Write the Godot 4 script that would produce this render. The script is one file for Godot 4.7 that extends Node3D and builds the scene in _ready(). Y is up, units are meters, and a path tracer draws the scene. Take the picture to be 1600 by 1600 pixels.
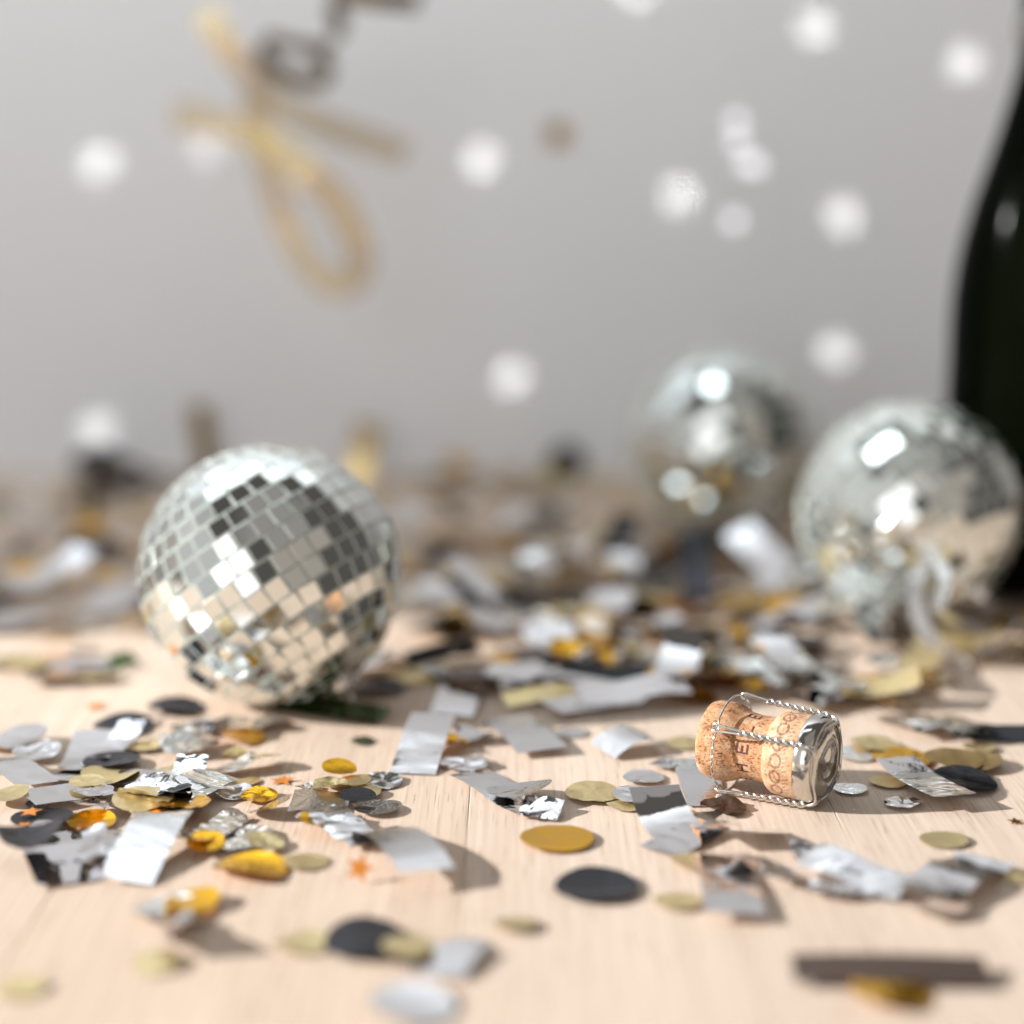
extends Node3D
# Party litter on a sunlit plank floor: mirror balls, a sparkling-wine cork in its wire cage, foil confetti, a dark bottle.
var M := {}
var taken := {}
var rng := RandomNumberGenerator.new()
var lumps := FastNoiseLite.new()
const FLOOR_Y := 0.0
const WALL_Z := -1.255

# each row: shape, kind, x, z (metres), length, width (mm), plan direction, bend angles along the length, roll, crumple (mm), lift (mm), label
var pieces := [
	["disc","black",-0.1286,-0.6851,22.0,22.0,90,[-22,22],0,0.12,0.3,"black foil disc curled up just in front of the left mirror ball"],
	["disc","black",-0.1437,-0.6610,22.3,22.3,75,[-22,24],0,0.12,0.3,"black pointed-looking foil disc farther left and nearer than its black neighbour"],
	["disc","gold",-0.1817,-0.6392,16.5,16.5,20,[-12,18],0,0.12,1.0,"orange gold disc cut by the left picture edge above grey strips"],
	["disc","silver",-0.1669,-0.6260,17.1,17.1,40,[-10,20],0,0.50,2.0,"crumpled pale silver disc lying on grey strips at the left edge"],
	["strip","silver",-0.1713,-0.6063,40.4,16.0,-46,[4,0],0,0.12,0.6,"grey silver strip running in from the left picture edge"],
	["strip","silver",-0.1498,-0.6266,42.1,15.0,-87,[-6,5],0,0.12,0.3,"grey silver strip pointing away from the camera below the two black discs"],
	["strip","silver",-0.1342,-0.6003,42.3,16.0,-17,[0,6,-4],0,0.12,1.2,"long flat grey strip lying crosswise in the left heap"],
	["strip","silver",-0.1460,-0.5827,27.5,17.0,34,[-4,5],0,0.12,1.8,"grey dusty silver strip in the middle of the left heap"],
	["disc","champagne",-0.1450,-0.5989,8.6,8.6,0,[-5,5],0,0.12,1.4,"pale gold scrap peeping out between two grey strips"],
	["disc","silver",-0.1204,-0.5814,19.3,19.3,65,[-50,45],0,0.45,2.2,"silver disc curled like a shell reflecting brown wood"],
	["strip","silver",-0.1038,-0.5848,27.2,17.0,63,[25,8,-8,-20],0,0.12,2.4,"rolled grey strip with one end raised beside the shell-curled disc"],
	["disc","silver",-0.0919,-0.5871,13.1,13.1,20,[-28,34],0,0.20,0.3,"silver disc with dark reflections tucked under the rolled grey strip"],
	["disc","silver",-0.1361,-0.5783,13.4,13.4,10,[-10,14],0,0.35,3.6,"speckled silver disc on top of the left heap"],
	["disc","silver",-0.1353,-0.5672,12.7,12.7,80,[-40,10],0,0.25,3.0,"folded silver disc with a bright lower lip over a gold disc"],
	["disc","gold",-0.1327,-0.5584,15.3,15.3,80,[-14,22],0,0.12,0.8,"amber gold disc under the folded silver disc in the left heap"],
	["disc","black",-0.1491,-0.5619,19.5,19.5,0,[-4,6],0,0.12,0.9,"flat black disc sprinkled with dust under orange scraps"],
	["disc","black",-0.1539,-0.5745,7.1,7.1,0,[0,10],0,0.12,1.1,"small black scrap above the dusty black disc"],
	["star","orange",-0.1532,-0.5637,8.2,8.2,20,[-8,14],0,0.05,2.4,"bigger bright orange foil scrap on the dusty black disc"],
	["star","orange",-0.1528,-0.5543,6.0,6.0,-10,[-4,8],0,0.05,1.6,"smaller orange foil scrap below the bigger orange one"],
	["disc","champagne",-0.1644,-0.5795,13.8,13.8,40,[-8,22],0,0.12,2.5,"pale gold disc with dark rim at the left picture edge"],
	["disc","champagne",-0.1144,-0.5654,12.7,12.7,30,[-10,16],0,0.40,0.8,"crinkled brownish gold disc at the right of the left heap"],
	["disc","black",-0.1441,-0.5295,21.1,21.1,12,[-40,-10,20,44],0,0.20,6.5,"large black disc folded into two wings at the lower left"],
	["strip","silver",-0.1365,-0.5298,47.1,19.0,-67,[0,4],0,0.12,0.3,"broad grey strip lying under the folded black disc"],
	["strip","silver",-0.1222,-0.5378,27.4,15.0,-97,[4,-4],0,0.12,0.7,"grey strip between the folded black disc and a shiny strip"],
	["strip","silver",-0.1254,-0.5299,32.7,8.0,-76,[-14,20,-12],22,0.30,1.8,"narrow twisted silver strip glaring white in the sun"],
	["strip","silver",-0.1091,-0.5315,47.1,16.0,-96,[10,-2,-4],0,0.18,0.6,"shiny silver strip slanting down at the end of the left heap"],
	["disc","silver",-0.1338,-0.5201,4.9,4.9,60,[-30,30],0,0.12,0.6,"tiny silver disc glinting under the wing of the folded black disc"],
	["disc","silver",-0.1177,-0.6570,19.8,19.8,40,[-30,26],0,0.60,0.3,"crumpled silver disc glaring white below the left mirror ball"],
	["disc","silver",-0.1065,-0.6531,21.5,21.5,60,[-36,20],-10,0.50,2.0,"crumpled silver disc leaning over an amber disc"],
	["disc","silver",-0.0891,-0.6634,15.2,15.2,120,[-40,30],0,0.60,0.3,"crumpled silver scrap nearest the shadow of the left mirror ball"],
	["disc","gold",-0.0979,-0.6469,16.7,16.7,60,[-26,20],10,0.12,0.5,"amber gold disc tilted under the crumpled silver discs"],
	["disc","silver",-0.1206,-0.6362,11.0,11.0,70,[-20,14],0,0.12,0.3,"small silver disc with brown lower rim below the crumpled discs"],
	["disc","champagne",-0.1320,-0.6362,12.3,12.3,60,[-10,12],0,0.40,0.8,"pale gold disc touching the end of an upright grey strip"],
	["disc","champagne",-0.0976,-0.6289,9.9,9.9,80,[-20,26],0,0.12,0.3,"thin-looking pale gold disc with a bright spot"],
	["disc","champagne",-0.0891,-0.6002,8.6,8.6,0,[0,3],0,0.12,0.3,"faint pale gold disc lying alone on sunlit wood"],
	["star","orange",-0.0775,-0.6009,10.0,10.0,15,[-6,12],0,0.05,0.3,"orange foil figure lying above the gold disc stack"],
	["disc","green",-0.0543,-0.6446,8.8,8.8,60,[-12,12],0,0.12,0.3,"tiny dark green disc on bare wood below the left mirror ball"],
	["disc","silver",-0.0687,-0.5916,7.7,7.7,30,[-24,20],0,0.30,0.6,"small silver disc at the tip of a brown reflecting strip"],
	["disc","champagne",-0.0594,-0.5884,13.2,13.2,110,[-40,40],0,0.60,1.6,"crumpled gold disc with a white glare at the stack"],
	["disc","champagne",-0.0524,-0.5956,10.7,10.7,30,[-6,10],0,0.12,2.2,"topmost smooth pale gold disc of the small stack"],
	["disc","champagne",-0.0497,-0.5865,13.1,13.1,0,[-4,4],0,0.12,0.5,"dull gold disc lowest in the small stack"],
	["disc","silver",-0.0442,-0.5989,14.7,14.7,50,[-8,14],0,0.20,0.3,"silver disc with a dark slot-like crease right of the stack"],
	["disc","silver",-0.0438,-0.5715,14.9,14.9,0,[-5,5],0,0.08,1.2,"flat thick-edged silver disc alone below the stack"],
	["disc","silver",-0.0774,-0.5678,15.2,15.2,0,[16,24],-10,0.05,0.3,"smooth white silver disc tilted to one side near a brown strip"],
	["strip","silver",-0.0623,-0.5752,18.7,20.0,-0,[13,-15],0,0.15,0.6,"silver strip creased along its middle with a brown side"],
	["strip","silver",-0.0520,-0.5500,32.4,15.0,-47,[8,-14,10],0,0.80,0.6,"crinkled silver strip leading up to a smooth grey strip"],
	["strip","silver",-0.0332,-0.5271,50.9,17.0,-69,[16,6,-6,-2],0,0.08,0.8,"broad smooth grey strip with a brown reflecting lower end"],
	["disc","silver",-0.0362,-0.5492,10.3,10.3,0,[-4,4],0,0.12,0.5,"pale grey disc hidden behind the upper end of the broad strip"],
	["disc","champagne",-0.0298,-0.5408,10.6,10.6,0,[-3,3],0,0.12,0.3,"dull gold disc half covered by the broad smooth strip"],
	["disc","silver",-0.0849,-0.5452,22.5,22.5,0,[-8,12],0,0.35,0.3,"long flat silver disc with crinkled dark end beside the big gold one"],
	["disc","gold",-0.0769,-0.5186,23.0,23.0,75,[-32,20],0,0.05,0.3,"big saturated gold disc with a pale lower lip at left"],
	["disc","champagne",-0.0614,-0.5253,13.7,13.7,30,[-6,8],0,0.12,0.3,"dull pale gold disc touching the big gold one"],
	["star","orange",-0.0442,-0.5111,9.3,9.3,0,[0,0],60,0.05,0.3,"orange foil star standing on one point beside the broad strip"],
	["disc","silver",-0.0936,-0.4856,23.4,23.4,70,[-26,16],0,0.20,0.4,"blurred silver disc with a gold lit upper rim"],
	["disc","gold",-0.0897,-0.4920,16.1,16.1,40,[-18,26],0,0.12,1.4,"gold disc glaring white behind the blurred silver disc"],
	["strip","silver",-0.0893,-0.4672,22.1,9.0,-71,[-20,30,20],30,0.20,0.3,"short twisted strip glaring white below the gold lit disc"],
	["disc","champagne",-0.0921,-0.4523,12.6,12.6,0,[-3,3],0,0.12,0.3,"blurred pale gold disc below the glaring strip"],
	["disc","champagne",-0.1234,-0.4378,11.9,11.9,0,[-3,3],0,0.12,0.3,"blurred pale gold disc nearest the lower left corner"],
	["disc","champagne",-0.0554,-0.4653,14.3,14.3,30,[-10,12],0,0.12,0.5,"blurred pale gold disc touching the black folded disc"],
	["disc","black",-0.0384,-0.4657,23.5,23.5,20,[20,-24],0,0.20,0.6,"blurred black disc bent like a saddle between two gold discs"],
	["disc","champagne",-0.0273,-0.4595,14.1,14.1,0,[-6,6],0,0.12,2.6,"blurred tan gold disc lying over the black saddle-bent disc"],
	["strip","silver",-0.0182,-0.4539,18.1,17.0,-18,[0,6],0,0.12,0.5,"blurred silver strip with a yellow glare under the tan disc"],
	["disc","silver",-0.0122,-0.4640,11.2,11.2,0,[-3,4],0,0.12,0.4,"blurred small grey disc above the glaring strip end"],
	["disc","silver",-0.0244,-0.4265,21.1,21.1,70,[-8,10],0,0.12,0.3,"large blurred grey disc at the lower picture edge"],
	["disc","champagne",0.0009,-0.4781,12.2,12.2,0,[-2,3],0,0.12,0.3,"small tan gold disc alone between two black discs"],
	["strip","silver",-0.0313,-0.6319,48.9,16.0,-96,[0,-6,-14],0,0.12,0.4,"grey strip pointing at the camera with a shiny rounded front end"],
	["disc","gold",-0.0224,-0.6362,13.7,13.7,120,[-40,40],0,0.90,2.2,"crumpled amber disc beside the glaring curled silver disc"],
	["disc","silver",-0.0135,-0.6469,15.3,15.3,150,[-44,48],0,0.10,1.0,"curled silver disc glaring white with a sharp raised edge"],
	["disc","silver",-0.0164,-0.6160,17.3,17.3,20,[-12,12],0,0.50,1.0,"crumpled silver disc in front of the amber one"],
	["strip","silver",0.0042,-0.6507,48.5,18.0,-74,[0,3],0,0.12,0.3,"flat grey strip with pointed end aimed at a small grey disc"],
	["strip","silver",-0.0206,-0.6970,42.8,17.0,-96,[8,-10],0,0.12,0.8,"grey strip with dark front edge inside the ball's shadow"],
	["strip","silver",-0.0026,-0.5859,50.3,15.0,-60,[8,-4,10],0,0.12,0.4,"curved silver strip running below the large striped silver disc"],
	["disc","silver",0.0025,-0.5814,22.2,22.2,-10,[-8,26],-8,0.06,2.4,"large striped silver disc with one side lifted off the wood"],
	["strip","silver",0.0093,-0.5672,13.0,11.0,-16,[10,-12],20,0.20,0.6,"silver strip end with black and white stripes under the striped disc"],
	["disc","silver",0.0218,-0.6554,12.2,12.2,0,[0,2],0,0.12,0.3,"small flat grey disc at the rim of the big shadow"],
	["disc","gold",0.0138,-0.5441,22.9,22.9,20,[-4,4],0,0.10,0.8,"big flat gold disc with a fine crease in the middle"],
	["disc","champagne",0.0400,-0.6562,13.6,13.6,0,[-4,6],0,0.12,0.3,"pale gold disc half under a folded brownish strip"],
	["strip","silver",0.0414,-0.6355,22.0,17.0,28,[34,-36],0,0.10,0.8,"folded silver strip reflecting orange wood left of the cork"],
	["disc","champagne",0.0627,-0.6423,15.2,15.2,0,[-3,4],0,0.12,0.3,"olive gold disc behind the foot of the cork"],
	["disc","silver",0.0445,-0.6022,14.1,14.1,80,[-8,10],0,0.15,0.8,"silver disc with worn mottled face left of the cork"],
	["disc","champagne",0.0270,-0.5858,19.0,19.0,0,[6,-10],0,0.25,0.8,"long dull gold disc left of a mottled small silver disc"],
	["disc","silver",0.0399,-0.5820,14.3,14.3,0,[-4,6],0,0.20,1.6,"mottled silver disc overlapping the long dull gold disc"],
	["disc","champagne",0.0386,-0.5783,16.7,16.7,0,[0,2],0,0.12,0.3,"tan disc almost hidden under the mottled silver disc"],
	["strip","silver",0.0633,-0.5991,47.9,14.0,-88,[4,-4,2],0,0.05,0.2,"dark grey strip running under the foot of the cork"],
	["strip","silver",0.0542,-0.6181,8.7,14.0,-29,[0,3],0,0.12,0.4,"short grey strip end left of the strip under the cork"],
	["strip","silver",0.0485,-0.5598,24.3,17.0,-75,[-46,-18,0],0,0.05,0.4,"silver strip with its far end curled up in front of the cork"],
	["disc","gold",0.0559,-0.5690,6.2,6.2,0,[-10,10],0,0.12,0.3,"small amber half disc between cork and curled strip"],
	["strip","silver",0.0533,-0.5438,28.5,15.0,51,[0,4],0,0.10,0.8,"smooth silver strip crossing beneath the curled-up strip"],
	["disc","champagne",0.0538,-0.5237,12.9,12.9,20,[-14,14],0,0.05,1.0,"shiny olive gold disc at the corner of a flat grey strip"],
	["disc","black",0.0243,-0.5047,24.3,24.3,85,[-15,17],0,0.05,0.3,"large black lens-shaped disc alone on the sunlit wood"],
	["disc","champagne",0.0469,-0.4947,14.1,14.1,0,[-3,3],0,0.12,0.3,"blurred olive gold disc left of the flat grey strip"],
	["disc","brown",0.0681,-0.5715,14.9,14.9,60,[-20,20],0,0.60,0.6,"dark brown crumpled disc directly in front of the cork"],
	["strip","silver",0.0710,-0.5430,25.5,20.0,-2,[10,-8,12],-14,0.15,1.0,"curved silver strip mirroring the cork in warm tan"],
	["strip","silver",0.0621,-0.5034,48.0,17.0,-92,[0,3,0],0,0.10,1.2,"flat grey strip with bright creases pointing at the camera"],
	["strip","silver",0.0738,-0.5152,24.6,13.0,-47,[12,-16,14],-20,0.40,0.6,"crumpled tan reflecting strip behind the flat grey strip"],
	["disc","silver",0.0887,-0.5289,11.9,11.9,140,[-40,50],0,1.00,1.0,"crumpled silver disc with dark patches below the cork's shadow"],
	["strip","silver",0.0995,-0.5098,34.1,13.0,-42,[14,-18,12],12,0.22,1.2,"twisted dark strip in the heap below the cork's shadow"],
	["disc","silver",0.0920,-0.5023,16.1,16.1,70,[-18,16],0,0.30,0.8,"round silver disc on the near side of the twisted strip heap"],
	["strip","silver",0.1050,-0.5014,12.6,11.0,-18,[6,-4],0,0.12,0.4,"pale grey strip end right of the round silver disc"],
	["strip","silver",0.1284,-0.5081,40.8,18.0,-128,[-10,14,-16,6],0,0.25,1.2,"grey strip bent in the middle at the right below a gold disc"],
	["disc","silver",0.1195,-0.4874,14.9,14.9,-20,[-12,24],0,0.20,0.4,"silver disc sticking out under the bent grey strip"],
	["disc","silver",0.1126,-0.5916,11.5,11.5,10,[-6,12],0,0.10,0.5,"bright silver disc touching the cork's metal cap"],
	["disc","champagne",0.1268,-0.5989,13.4,13.4,0,[-6,6],0,0.12,0.5,"pale yellow disc under the upper end of a slanting strip"],
	["disc","silver",0.1272,-0.5776,12.5,12.5,0,[-6,8],0,0.40,0.4,"crinkled silver disc beside the slanting strip in the shadow"],
	["strip","silver",0.1372,-0.5917,44.2,15.0,-76,[-6,2,4],0,0.12,3.0,"silver strip slanting across the end of the cork's shadow"],
	["disc","gold",0.1361,-0.6231,20.6,20.6,80,[-12,10],0,0.12,1.0,"yellow gold disc behind the slanting strip"],
	["disc","bronze",0.1528,-0.6160,20.4,20.4,20,[-8,8],0,0.12,2.6,"bronze disc nearer the cork of an overlapping bronze pair"],
	["disc","bronze",0.1597,-0.6167,20.0,20.0,10,[-6,14],0,0.12,1.8,"bronze disc farther from the cork of an overlapping bronze pair"],
	["disc","black",0.1516,-0.5969,22.4,22.4,80,[-14,16],0,0.10,0.8,"black disc with pale streaks under the bronze pair"],
	["strip","silver",0.1476,-0.6613,31.2,16.0,-68,[20,-10],0,0.20,0.8,"silver strip glaring white behind the slanting strip"],
	["strip","silver",0.1620,-0.6550,32.6,14.0,-76,[8,-4],0,0.10,1.4,"dark grey strip lying against a pale gold disc at right"],
	["strip","black",0.1808,-0.6484,27.9,10.0,-13,[4,-4],20,0.12,0.3,"black strip leaving the picture at the right edge"],
	["disc","champagne",0.1667,-0.6362,11.9,11.9,0,[-8,8],0,0.12,0.6,"pale gold disc below the dark strip at right"],
	["disc","silver",0.1474,-0.6894,15.3,15.3,50,[-20,16],0,0.30,0.6,"silver disc with bluish sheen behind the glaring strip"],
	["disc","champagne",0.1296,-0.6377,16.9,16.9,40,[-10,8],0,0.20,1.4,"gold disc uppermost in the pair right of the cork"],
	["disc","silver",0.1215,-0.6289,15.8,15.8,40,[-8,14],0,0.12,0.4,"silver disc lower in the pair right of the cork"],
	["disc","champagne",0.1331,-0.5441,15.0,15.0,0,[-3,4],0,0.06,0.3,"clean dull gold disc alone on wood at right"],
	["star","gold",0.1594,-0.5607,5.7,5.7,15,[0,0],0,0.05,0.3,"tiny gold star on bare wood at the right edge"],
	["disc","champagne",0.1486,-0.5126,10.1,10.1,0,[-6,6],0,0.12,0.3,"olive gold disc cut by the right picture edge"],
	["strip","brown",0.0963,-0.4442,49.3,12.0,-2,[3,0,-3],6,0.00,1.6,"long dark strip lying crosswise at the lower right corner"],
	["disc","gold",0.0948,-0.4352,20.5,20.5,80,[-10,12],0,0.12,0.3,"blurred gold disc under the long dark crosswise strip"],
	["strip","silver",-0.1874,-0.7382,43.8,17.0,-84,[0,3],0,0.12,0.3,"grey square-ended strip left of the ball on sunlit wood"],
	["disc","champagne",-0.1686,-0.7278,18.2,18.2,0,[-4,6],0,0.12,0.5,"pale gold disc next to the square-ended strip"],
	["strip","green",-0.1610,-0.7476,11.7,9.0,44,[20,-10],20,0.12,0.3,"olive strip end lifted between square strip and left ball"],
	["strip","silver",-0.1721,-0.7487,18.8,14.0,-104,[0,4],0,0.12,0.9,"small grey strip behind the pale gold disc at left"],
	["strip","green",-0.0685,-0.6810,45.7,14.0,-26,[6,-8],10,0.10,0.3,"dark green foil strip beneath the left mirror ball"],
	["disc","black",-0.0529,-0.7127,21.4,21.4,60,[-20,20],0,0.12,0.6,"black disc beside the ring of the left mirror ball"],
	["disc","black",-0.0582,-0.6774,17.0,17.0,40,[-14,14],0,0.12,0.3,"dark disc in front of the left ball's metal ring"],
	["disc","orange",-0.1602,-0.6894,6.4,6.4,0,[-10,10],0,0.12,0.3,"small orange scrap on sunlit wood at left"],
	["disc","white",-0.1919,-0.8123,12.7,12.7,90,[-30,20],0,0.12,0.3,"white round disc in the shade left of the ball"],
	["strip","silver",-0.2334,-0.8235,34.2,30.0,-94,[4,-6],0,0.12,0.3,"pale grey strip at the left edge in the shade"],
	["strip","silver",-0.1898,-0.8666,47.8,22.0,80,[0,8],0,0.12,0.3,"grey strip lying in the shade left of the ball"],
	["strip","silver",-0.2497,-0.9196,32.3,22.0,69,[4,-10],0,0.12,1.0,"grey strip with dark rim at the far left edge"],
	["disc","gold",-0.2277,-0.9193,19.5,19.5,0,[-6,6],0,0.12,0.3,"tan gold disc in the shade at far left"],
	["disc","gold",-0.0203,-0.8958,23.4,23.4,80,[-30,10],0,0.12,3.0,"amber gold disc behind the heap right of the left ball"],
	["disc","gold",0.0337,-0.7770,25.4,25.4,80,[-14,12],0,0.12,2.0,"amber gold disc in the sunlit band mid distance"],
	["disc","gold",0.0879,-0.9520,28.2,28.2,90,[-50,-10],0,0.12,2.0,"deep gold disc raised in front of the far mirror ball"],
	["disc","champagne",0.0997,-0.9269,31.4,31.4,90,[-40,-4],0,0.12,2.0,"tan disc beside the deep gold one"],
	["disc","gold",0.0848,-0.7202,18.0,18.0,80,[-16,14],0,0.12,1.0,"bright gold disc just behind the cork"],
	["disc","champagne",-0.0379,-0.7336,31.4,31.4,40,[-6,10],0,0.12,1.0,"pale gold disc at the edge of the big shadow"],
	["strip","silver",-0.0529,-0.7459,37.5,17.0,-121,[10,-20],20,0.12,2.0,"grey strip leaning toward the left mirror ball"],
	["strip","black",-0.0280,-0.7538,35.4,9.0,36,[10,-10],30,0.12,1.0,"black strip in the shadow behind the gold discs"],
	["strip","silver",0.0024,-0.7176,35.3,20.0,-44,[0,8],0,0.12,1.5,"broad grey strip in the middle of the shadow"],
	["strip","black",0.0320,-0.7212,45.2,10.0,-17,[10,-6,10],30,0.12,2.5,"long black strip in the middle of the shadow"],
	["strip","silver",0.0336,-0.6905,46.3,15.0,34,[4,-4],10,0.12,1.0,"long grey strip along the sunny rim of the shadow"],
	["strip","champagne",0.0113,-0.6938,30.1,10.0,24,[6,-6],20,0.12,1.5,"olive gold strip within the shadow"],
	["strip","silver",0.0092,-0.7222,38.7,17.0,29,[8,-8],10,0.12,3.0,"grey strip over the olive one in the shadow"],
	["strip","silver",0.1333,-0.9176,72.3,18.0,-72,[-24,6],20,0.12,3.0,"bright white strip between the two far mirror balls"],
	["strip","black",0.0567,-0.8803,71.6,16.0,43,[10,-10],10,0.12,3.0,"dark strip leading up to the deep gold disc"],
	["strip","silver",-0.0289,-0.8066,42.2,18.0,-34,[8,-6],0,0.12,1.0,"grey strip mid distance right of the left ball"],
	["disc","champagne",-0.0282,-0.7949,25.4,25.4,60,[-20,20],0,0.40,1.0,"pale gold shiny disc in the sunlit band"],
	["disc","silver",0.1278,-0.7317,20.9,20.9,120,[-40,40],0,1.00,2.0,"crumpled silver disc glaring behind the cork"],
	["disc","silver",0.0688,-0.7366,15.7,15.7,60,[-40,50],0,0.40,2.0,"bluish silver disc curled behind the cork"],
	["disc","silver",0.1256,-0.7036,17.6,17.6,40,[-30,30],0,0.80,1.0,"silver disc glaring near the cork's cap"],
	["strip","silver",0.0908,-0.7518,28.0,17.0,133,[4,-6],0,0.12,1.0,"grey strip behind the cork in the sunlit band"],
	["disc","black",-0.2724,-1.2177,38.3,38.3,90,[-60,-20],0,0.12,1.0,"black disc in the shade behind the left mirror ball"],
	["disc","champagne",-0.2936,-1.3369,28.0,28.0,90,[-70,-40],0,0.12,1.0,"gold disc leaning in the litter at far left"],
	["strip","silver",0.0158,-1.0930,35.6,18.0,62,[-6,10],0,0.12,1.0,"pale strip lying crosswise far back before the wall"],
	["disc","white",0.0262,-0.9269,17.7,17.7,90,[-60,-10],0,0.12,2.0,"cream round disc in the middle of the litter"],
	["disc","silver",-0.0310,-0.8762,18.6,18.6,90,[-40,-10],0,0.50,2.0,"bluish silver disc in the middle of the litter"]
]

func numbered(called: String) -> String:
	var n: int = taken.get(called, 0)
	taken[called] = n + 1
	return called if n == 0 else "%s_%03d" % [called, n]

func tag(o: Node3D, label: String, category := "", group := "", kind := "") -> Node3D:
	if label: o.set_meta("label", label)
	if category: o.set_meta("category", category)
	if group: o.set_meta("group", group)
	if kind: o.set_meta("kind", kind)
	return o

func base(called: String, at := Vector3.ZERO, turn := 0.0) -> Node3D:
	var o := Node3D.new()
	o.name = numbered(called)
	add_child(o)
	o.position = at
	o.rotation.y = turn
	return o

func obj(called: String, mesh: Mesh, m: Material, parent: Node = self) -> MeshInstance3D:
	var o := MeshInstance3D.new()
	o.name = numbered(called) if parent == self else called
	o.mesh = mesh
	if m: o.material_override = m
	parent.add_child(o, true)
	return o

func lin(r: float, g: float, b: float) -> Color:
	return Color(r, g, b).linear_to_srgb()

func mat(c: Color, rough := 0.5, metal := 0.0) -> StandardMaterial3D:
	var m := StandardMaterial3D.new()
	m.albedo_color = c
	m.roughness = rough
	m.metallic = metal
	m.cull_mode = BaseMaterial3D.CULL_DISABLED
	return m

func noise(freq: float, s: int, octaves := 3, kind := FastNoiseLite.TYPE_SIMPLEX_SMOOTH) -> FastNoiseLite:
	var n := FastNoiseLite.new()
	n.seed = s
	n.frequency = freq
	n.noise_type = kind
	n.fractal_octaves = octaves
	return n

func noise_tex(freq: float, s: int, size: int, bump: float, as_normal := true) -> NoiseTexture2D:
	var t := NoiseTexture2D.new()
	t.width = size
	t.height = size
	t.seamless = true
	t.noise = noise(freq, s, 3)
	t.as_normal_map = as_normal
	t.bump_strength = bump
	return t

# ------------------------------------------------------------------ mesh helpers
func commit(st: SurfaceTool) -> ArrayMesh:
	st.index()
	st.generate_normals()
	return st.commit()

func grid(rows: Array, closed := false, uvs := true) -> ArrayMesh:   # rows of points, smooth
	var st := SurfaceTool.new()
	st.begin(Mesh.PRIMITIVE_TRIANGLES)
	var n: int = rows[0].size()
	for i in rows.size():
		for j in n:
			if uvs: st.set_uv(Vector2(float(j) / (n - 1), float(i) / (rows.size() - 1)))
			st.add_vertex(rows[i][j])
	for i in rows.size() - 1:
		for j in n - 1:
			var a := i * n + j
			for k in [a, a + 1, a + n, a + 1, a + n + 1, a + n]: st.add_index(k)
	st.generate_normals()
	return st.commit()

func lathe_x(profile: Array, segs := 64, flip := false) -> ArrayMesh:   # profile of (x, r) in mm, turned about x; u runs round, v along
	var rows := []
	for p in profile:
		var r := []
		for j in segs + 1:
			var a := TAU * j / segs * (-1.0 if flip else 1.0)
			r.append(Vector3(p[0], p[1] * sin(a), p[1] * cos(a)) * 0.001)
		rows.append(r)
	var st := SurfaceTool.new()
	st.begin(Mesh.PRIMITIVE_TRIANGLES)
	var n := segs + 1
	var long := 0.0
	var run := [0.0]
	for i in range(1, profile.size()):
		long += Vector2(profile[i][0] - profile[i - 1][0], profile[i][1] - profile[i - 1][1]).length()
		run.append(long)
	for i in rows.size():
		for j in n:
			st.set_uv(Vector2(float(j) / segs, run[i] / long))
			st.add_vertex(rows[i][j])
	for i in rows.size() - 1:
		for j in segs:
			var a := i * n + j
			for k in [a, a + n, a + 1, a + 1, a + n, a + n + 1]: st.add_index(k)
	st.generate_normals()
	return st.commit()

func lathe_y(profile: Array, segs := 72) -> ArrayMesh:   # (r, y) in metres, turned about y
	var rows := []
	for p in profile:
		var r := []
		for j in segs + 1:
			var a := TAU * j / segs
			r.append(Vector3(p[0] * cos(a), p[1], p[0] * sin(a)))
		rows.append(r)
	return grid(rows)

func smooth_path(pts: Array, steps := 8) -> PackedVector3Array:
	var c := Curve3D.new()
	for i in pts.size():
		var a: Vector3 = pts[maxi(i - 1, 0)]
		var b: Vector3 = pts[mini(i + 1, pts.size() - 1)]
		var t := (b - a) / 6.0
		c.add_point(pts[i], -t, t)
	var out := PackedVector3Array()
	for i in pts.size() - 1:
		for k in steps:
			out.append(c.sample(i, float(k) / steps))
	out.append(pts[-1])
	return out

func tube_into(st: SurfaceTool, path, radius: float, sides := 8, closed := false) -> void:
	var n: int = path.size()
	var up := Vector3.UP
	var first: Vector3 = (path[1] - path[0]).normalized()
	if absf(first.dot(up)) > 0.9: up = Vector3.RIGHT
	var side := first.cross(up).normalized()
	var rings := []
	for i in n:
		var a: Vector3 = path[(i - 1 + n) % n] if closed else path[maxi(i - 1, 0)]
		var b: Vector3 = path[(i + 1) % n] if closed else path[mini(i + 1, n - 1)]
		var t := (b - a).normalized()
		side = (side - t * side.dot(t)).normalized()
		var q := t.cross(side)
		var ring := []
		for j in sides:
			var w := TAU * j / sides
			ring.append(path[i] + (side * cos(w) + q * sin(w)) * radius)
		rings.append(ring)
	var last := n if closed else n - 1
	for i in last:
		var r0: Array = rings[i]
		var r1: Array = rings[(i + 1) % n]
		for j in sides:
			var k := (j + 1) % sides
			for v in [r0[j], r0[k], r1[j], r0[k], r1[k], r1[j]]: st.add_vertex(v)
	if not closed:
		for e in [[rings[0], path[0], false], [rings[n - 1], path[n - 1], true]]:
			for j in sides:
				var k := (j + 1) % sides
				var tri := [e[1], e[0][k], e[0][j]] if not e[2] else [e[1], e[0][j], e[0][k]]
				for v in tri: st.add_vertex(v)

func tube(path, radius: float, sides := 8, closed := false) -> ArrayMesh:
	var st := SurfaceTool.new()
	st.begin(Mesh.PRIMITIVE_TRIANGLES)
	st.set_smooth_group(1)
	tube_into(st, path, radius, sides, closed)
	return commit(st)

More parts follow.
